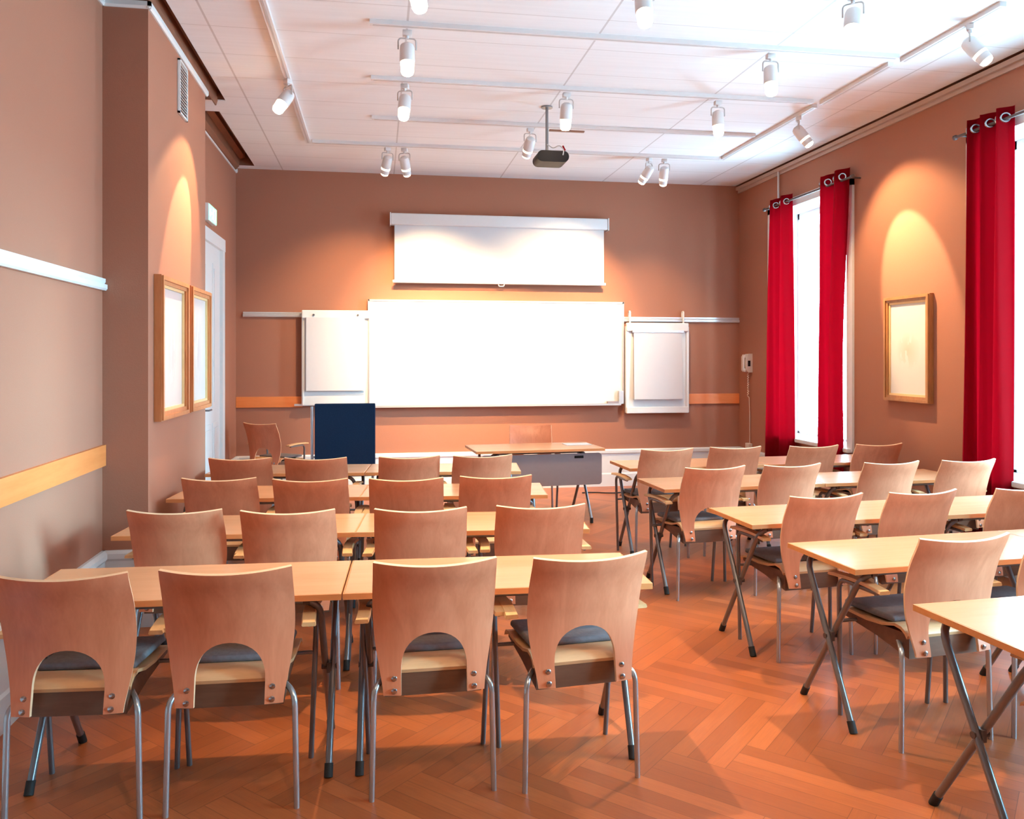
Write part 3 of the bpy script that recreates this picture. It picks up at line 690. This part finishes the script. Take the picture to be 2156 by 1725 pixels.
# ------------------------------------------------------------------ things on the walls
def picture(name, label, x, y0, y1, z0, z1, s, mats, fw=.055, dep=.045):
    """framed picture flat on a wall at x, facing +s"""
    t = thing(name, label, 'picture', (x, (y0 + y1) / 2, z0)); h = (y1 - y0) / 2; Z = z1 - z0
    def ring(bm, a, b_, d0, d1):
        box(bm, (s * d0, -h + a, a), (s * d1, h - a, b_)); box(bm, (s * d0, -h + a, Z - b_), (s * d1, h - a, Z - a))
        for q in (-1, 1): box(bm, (s * d0, q * (h - a), b_), (s * d1, q * (h - b_), Z - b_))
    bm = B(); ring(bm, 0, fw, .002, dep); ring(bm, .006, fw * .55, dep, dep + .012); obj('frame', bm, mats[0], t)
    bm = B(); ring(bm, fw, fw + .018, .006, dep - .012); obj('slip', bm, mats[1], t)
    bm = B(); box(bm, (s * .004, -h + fw, fw), (s * .020, h - fw, Z - fw)); obj('print', bm, mats[2], t)
    return t
picture('framed_picture', 'gilt-framed pencil print on the wall pier, the larger one nearer the camera', XP, 5.26, 5.97, 1.20, 2.10, 1, ('frame_wood', 'frame_slip', 'print_a'))
picture('framed_picture', 'gilt-framed pencil print on the wall pier, the one beside the door', XP, 6.07, 6.74, 1.20, 2.10, 1, ('frame_wood', 'frame_slip', 'print_b'))
picture('framed_picture', 'oak-framed sepia print on the right wall between the curtains', XR, 6.075, 6.684, 1.205, 2.12, -1, ('oak_frame', 'frame_slip', 'print_c'), .05, .04)

v = thing('air_vent', 'grey louvred air vent high on the wall pier', 'vent', (XP, 5.975, 3.26))
bm = B()
for s in (-1, 1): box(bm, (.002, s * .12, 0), (.018, s * .105, .37))
box(bm, (.002, -.12, 0), (.018, .12, .012)); box(bm, (.002, -.12, .358), (.018, .12, .37)); obj('frame', bm, 'white', v)
bm = B()
for q in range(16): box(bm, (0, -.105, 0), (.016, .105, .004), mat=Matrix.Translation((.003, 0, .018 + q * .0215)) @ Matrix.Rotation(.6, 4, 'Y'))
for q in range(7): box(bm, (.002, -.105 + .03 * (q + .5), .012), (.006, -.105 + .03 * (q + .5) + .004, .358))
obj('louvres', bm, 'vent', v)

ex = thing('exit_sign', 'glowing green and white exit sign above the door', 'sign', (XL, 8.17, 2.87))
bm = B(); rbox(bm, (0, -.24, 0), (.05, .24, .21), .005, 1); obj('case', bm, 'white', ex)
M['exit_green'] = emit('exit_green', (.25, .95, .5), 2.2); M['exit_white'] = emit('exit_white', (.85, 1., .88), 4)
bm = B(); box(bm, (.05, -.23, .01), (.053, .23, .20)); obj('green_face', bm, 'exit_green', ex)
bm = B()   # running figure, arrow and doorway
def flat(bm, poly): prism(bm, poly, 0, .053, .0545)
flat(bm, [(.05, .03), (.19, .03), (.19, .18), (.05, .18), (.05, .165), (.175, .165), (.175, .045), (.05, .045)])
flat(bm, [(-.20, .105), (-.14, .15), (-.14, .118), (-.06, .118), (-.06, .092), (-.14, .092), (-.14, .06)])
flat(bm, [(.02 + .016 * math.cos(a * PI / 6), .150 + .016 * math.sin(a * PI / 6)) for a in range(12)])
flat(bm, [(-.01, .13), (.035, .128), (.06, .10), (.052, .094), (.03, .112), (.03, .08), (.055, .04), (.043, .034), (.012, .075), (-.03, .045), (-.036, .056), (.0, .085), (.0, .112), (-.03, .098), (-.036, .106)])
obj('pictogram', bm, 'exit_white', ex)

ex.scale = (.9, .78, .78)

ph = thing('wall_phone', 'ivory wall phone with a hanging cord on the right wall', 'phone', (XR, 9.42, 1.40))
bm = B(); prism(bm, [(0, 0), (-.05, 0), (-.075, .03), (-.085, .11), (-.075, .19), (-.05, .225), (0, .23)], 1, -.05, .05); obj('body', bm, 'phone', ph, smooth=True)
bm = B(); rbox(bm, (-.105, -.028, .005), (-.07, .028, .05), .01); rbox(bm, (-.105, -.028, .175), (-.07, .028, .22), .01); rbox(bm, (-.115, -.026, .02), (-.09, .026, .2), .008); obj('handset', bm, 'phone', ph, smooth=True)
bm = B(); rbox(bm, (-.062, -.058, .075), (-.03, -.049, .145), .004); obj('keypad', bm, 'darkplastic', ph)
bm = B(); pts = [(-.03, 0, .01)] + [(-.035 + .008 * math.cos(q * 1.9), .008 * math.sin(q * 1.9), -.01 - .0085 * q) for q in range(32)]
pts += [(-.03, .02, -.29), (-.02, .0, -.31), (-.015, -.005, -.5), (-.012, .0, -.9)]; tube(bm, pts, .0055, 6); obj('cord', bm, 'phone', ph, smooth=True)
bm = B(); rbox(bm, (-.05, -.05, 0), (0, .05, .075), .005); tag(obj('socket_box', bm, 'phone', loc=(XR, 9.42, .456)), 'small ivory socket box on the plinth below the wall phone', 'socket')

# curtains
def curtain(name, label, y0t, y1t, y0b, y1b, zt, zb, x, folds, amp, bulge=None):
    t = thing(name, label, 'curtain', (x, (y0t + y1t) / 2, zb), 0, 'crimson eyelet curtains'); cy = (y0t + y1t) / 2
    bm = B(); NU, NV = folds * 16, 26; rows = []
    for iv in range(NV + 1):
        fv_ = iv / NV; z = zt + (zb - zt) * fv_; s = fv_ ** .8
        a, c = y0t + (y0b - y0t) * s, y1t + (y1b - y1t) * s
        if bulge: dd = bulge * math.sin(PI * min(1, fv_ * 1.0)) ** 2; a += dd
        R = []
        for iu in range(NU + 1):
            u_ = iu / NU
            ph_ = 2 * PI * folds * u_
            ax = amp * (1 + .25 * math.sin(3 * fv_ + u_ * 5)) * math.cos(ph_) + .010 * math.sin(ph_ * 2.3 + fv_ * 2.)
            yy = a + (c - a) * u_ + .012 * math.sin(ph_ + fv_ * 3)
            R.append(bm.verts.new((ax, yy - cy, z - zb + (.006 * math.cos(ph_) if iv == 0 else 0))))
        rows.append(R)
    for A, C in zip(rows, rows[1:]):
        for q in range(NU): bm.faces.new((A[q], A[q + 1], C[q + 1], C[q]))
    bmesh.ops.solidify(bm, geom=bm.faces[:], thickness=.004)
    obj('cloth', bm, 'curtain', t, smooth=True)
    for q in range(folds * 2):
        u_ = (q + .5) / (folds * 2); yy = y0t + (y1t - y0t) * u_ - cy
        bm = B(); n = 14; R1 = []
        for w_ in range(n):
            a = 2 * PI * w_ / n; ring = []
            for e_ in range(6):
                b_ = 2 * PI * e_ / 6; rr = .030 + .008 * math.cos(b_)
                ring.append(bm.verts.new((rr * math.cos(a), .008 * math.sin(b_), rr * math.sin(a))))
            R1.append(ring)
        for w_ in range(n):
            for e_ in range(6): bm.faces.new((R1[w_][e_], R1[(w_ + 1) % n][e_], R1[(w_ + 1) % n][(e_ + 1) % 6], R1[w_][(e_ + 1) % 6]))
        g_ = obj('eyelet', bm, 'bolt', t, smooth=True); g_.location = (0, yy, zt - zb - .075)
        g_.rotation_euler[2] = .5 if q % 2 else -.5
    return t
XC = XR - .11
curtain('curtain', 'crimson curtain on the far side of the far window, nearest the room corner', 8.26, 8.74, 8.22, 8.90, 3.365, .10, XC, 2, .038)
curtain('curtain', 'dark crimson curtain on the near side of the far window', 7.17, 7.68, 7.30, 7.70, 3.40, .10, XC, 2, .040, .06)
curtain('curtain', 'large crimson curtain at the right edge, between print and near window', 5.13, 5.57, 5.16, 5.64, 3.375, .10, XC, 3, .045)
for n, (a, c, lb) in enumerate(((7.08, 8.82, 'thin dark curtain rod across the far window'), (3.9, 5.66, 'thin dark curtain rod across the window at the right edge'))):
    r_ = thing('curtain_rod', lb, 'curtain rod', (XC, (a + c) / 2, 3.29)); h = (c - a) / 2
    bm = B(); tube(bm, [(0, -h, 0), (0, h, 0)], .011, 10); obj('rod', bm, 'bracket', r_, smooth=True)
    for s in (-1, 1):
        bm = B(); lathe(bm, [(.008, 0), (.02, .01), (.02, .03), (.008, .04)], 12, Matrix.Translation((0, s * h, 0)) @ Matrix.Rotation(-s * PI / 2, 4, 'X')); obj('finial', bm, 'bracket', r_, smooth=True)
        bm = B(); tube(bm, [(0, s * (h - .03), 0), (.11, s * (h - .03), 0)], .008, 8); obj('wall_bracket', bm, 'bracket', r_, smooth=True)
bm = B(); tube(bm, [(XR - .03, 8.66, 3.36), (XR - .03, 8.66, 3.70)], .012, 10); tag(obj('conduit_pipe', bm, 'white', smooth=True), 'thin white conduit from the cornice down to the far curtain', 'pipe')

# ------------------------------------------------------------------ daylight and camera
wd = bpy.data.worlds.new('daylight'); S.world = wd; wd.use_nodes = True
bg = wd.node_tree.nodes['Background']; bg.inputs[0].default_value = (.40, .75, 1., 1); bg.inputs[1].default_value = 34.0
for n, (a, c) in enumerate(WIN):
    l = bpy.data.lights.new('window_portal', 'AREA'); l.shape = 'RECTANGLE'; l.size = ZH - ZS; l.size_y = c - a; l.cycles.is_portal = True
    o = bpy.data.objects.new('window_portal', l); COL.objects.link(o); o.location = (XR + WT + .02, (a + c) / 2, (ZS + ZH) / 2)
    o.rotation_euler = (0, PI / 2, 0)

sl = bpy.data.lights.new('low_sun', 'SUN'); sl.energy = 8.0; sl.color = (.26, .72, 1.); sl.angle = math.radians(11)
so = bpy.data.objects.new('low_sun', sl); COL.objects.link(so); so.location = (12, -2, 4); so.rotation_euler = aim_rot((-1, .42, -.17)).to_euler()

cam = bpy.data.cameras.new('camera'); co = bpy.data.objects.new('camera', cam); COL.objects.link(co)
co.location = (0, 0, 1.6); co.rotation_euler = (PI / 2, 0, -math.atan((1078 - 795) / 1720))
cam.sensor_width = 36; cam.lens = 1720 / 2156 * 36; cam.shift_y = -(862.5 - 750) / 2156; cam.clip_start = .05
S.camera = co

S.view_settings.view_transform = 'Standard'; S.view_settings.look = 'None'; S.view_settings.gamma = 1; S.view_settings.use_curve_mapping = False
S.view_settings.exposure = 0.03
S.cycles.max_bounces = 6; S.cycles.diffuse_bounces = 4; S.cycles.glossy_bounces = 3; S.cycles.transmission_bounces = 3; S.cycles.adaptive_threshold = .06; S.cycles.adaptive_min_samples = 16; S.cycles.sample_clamp_indirect = 8
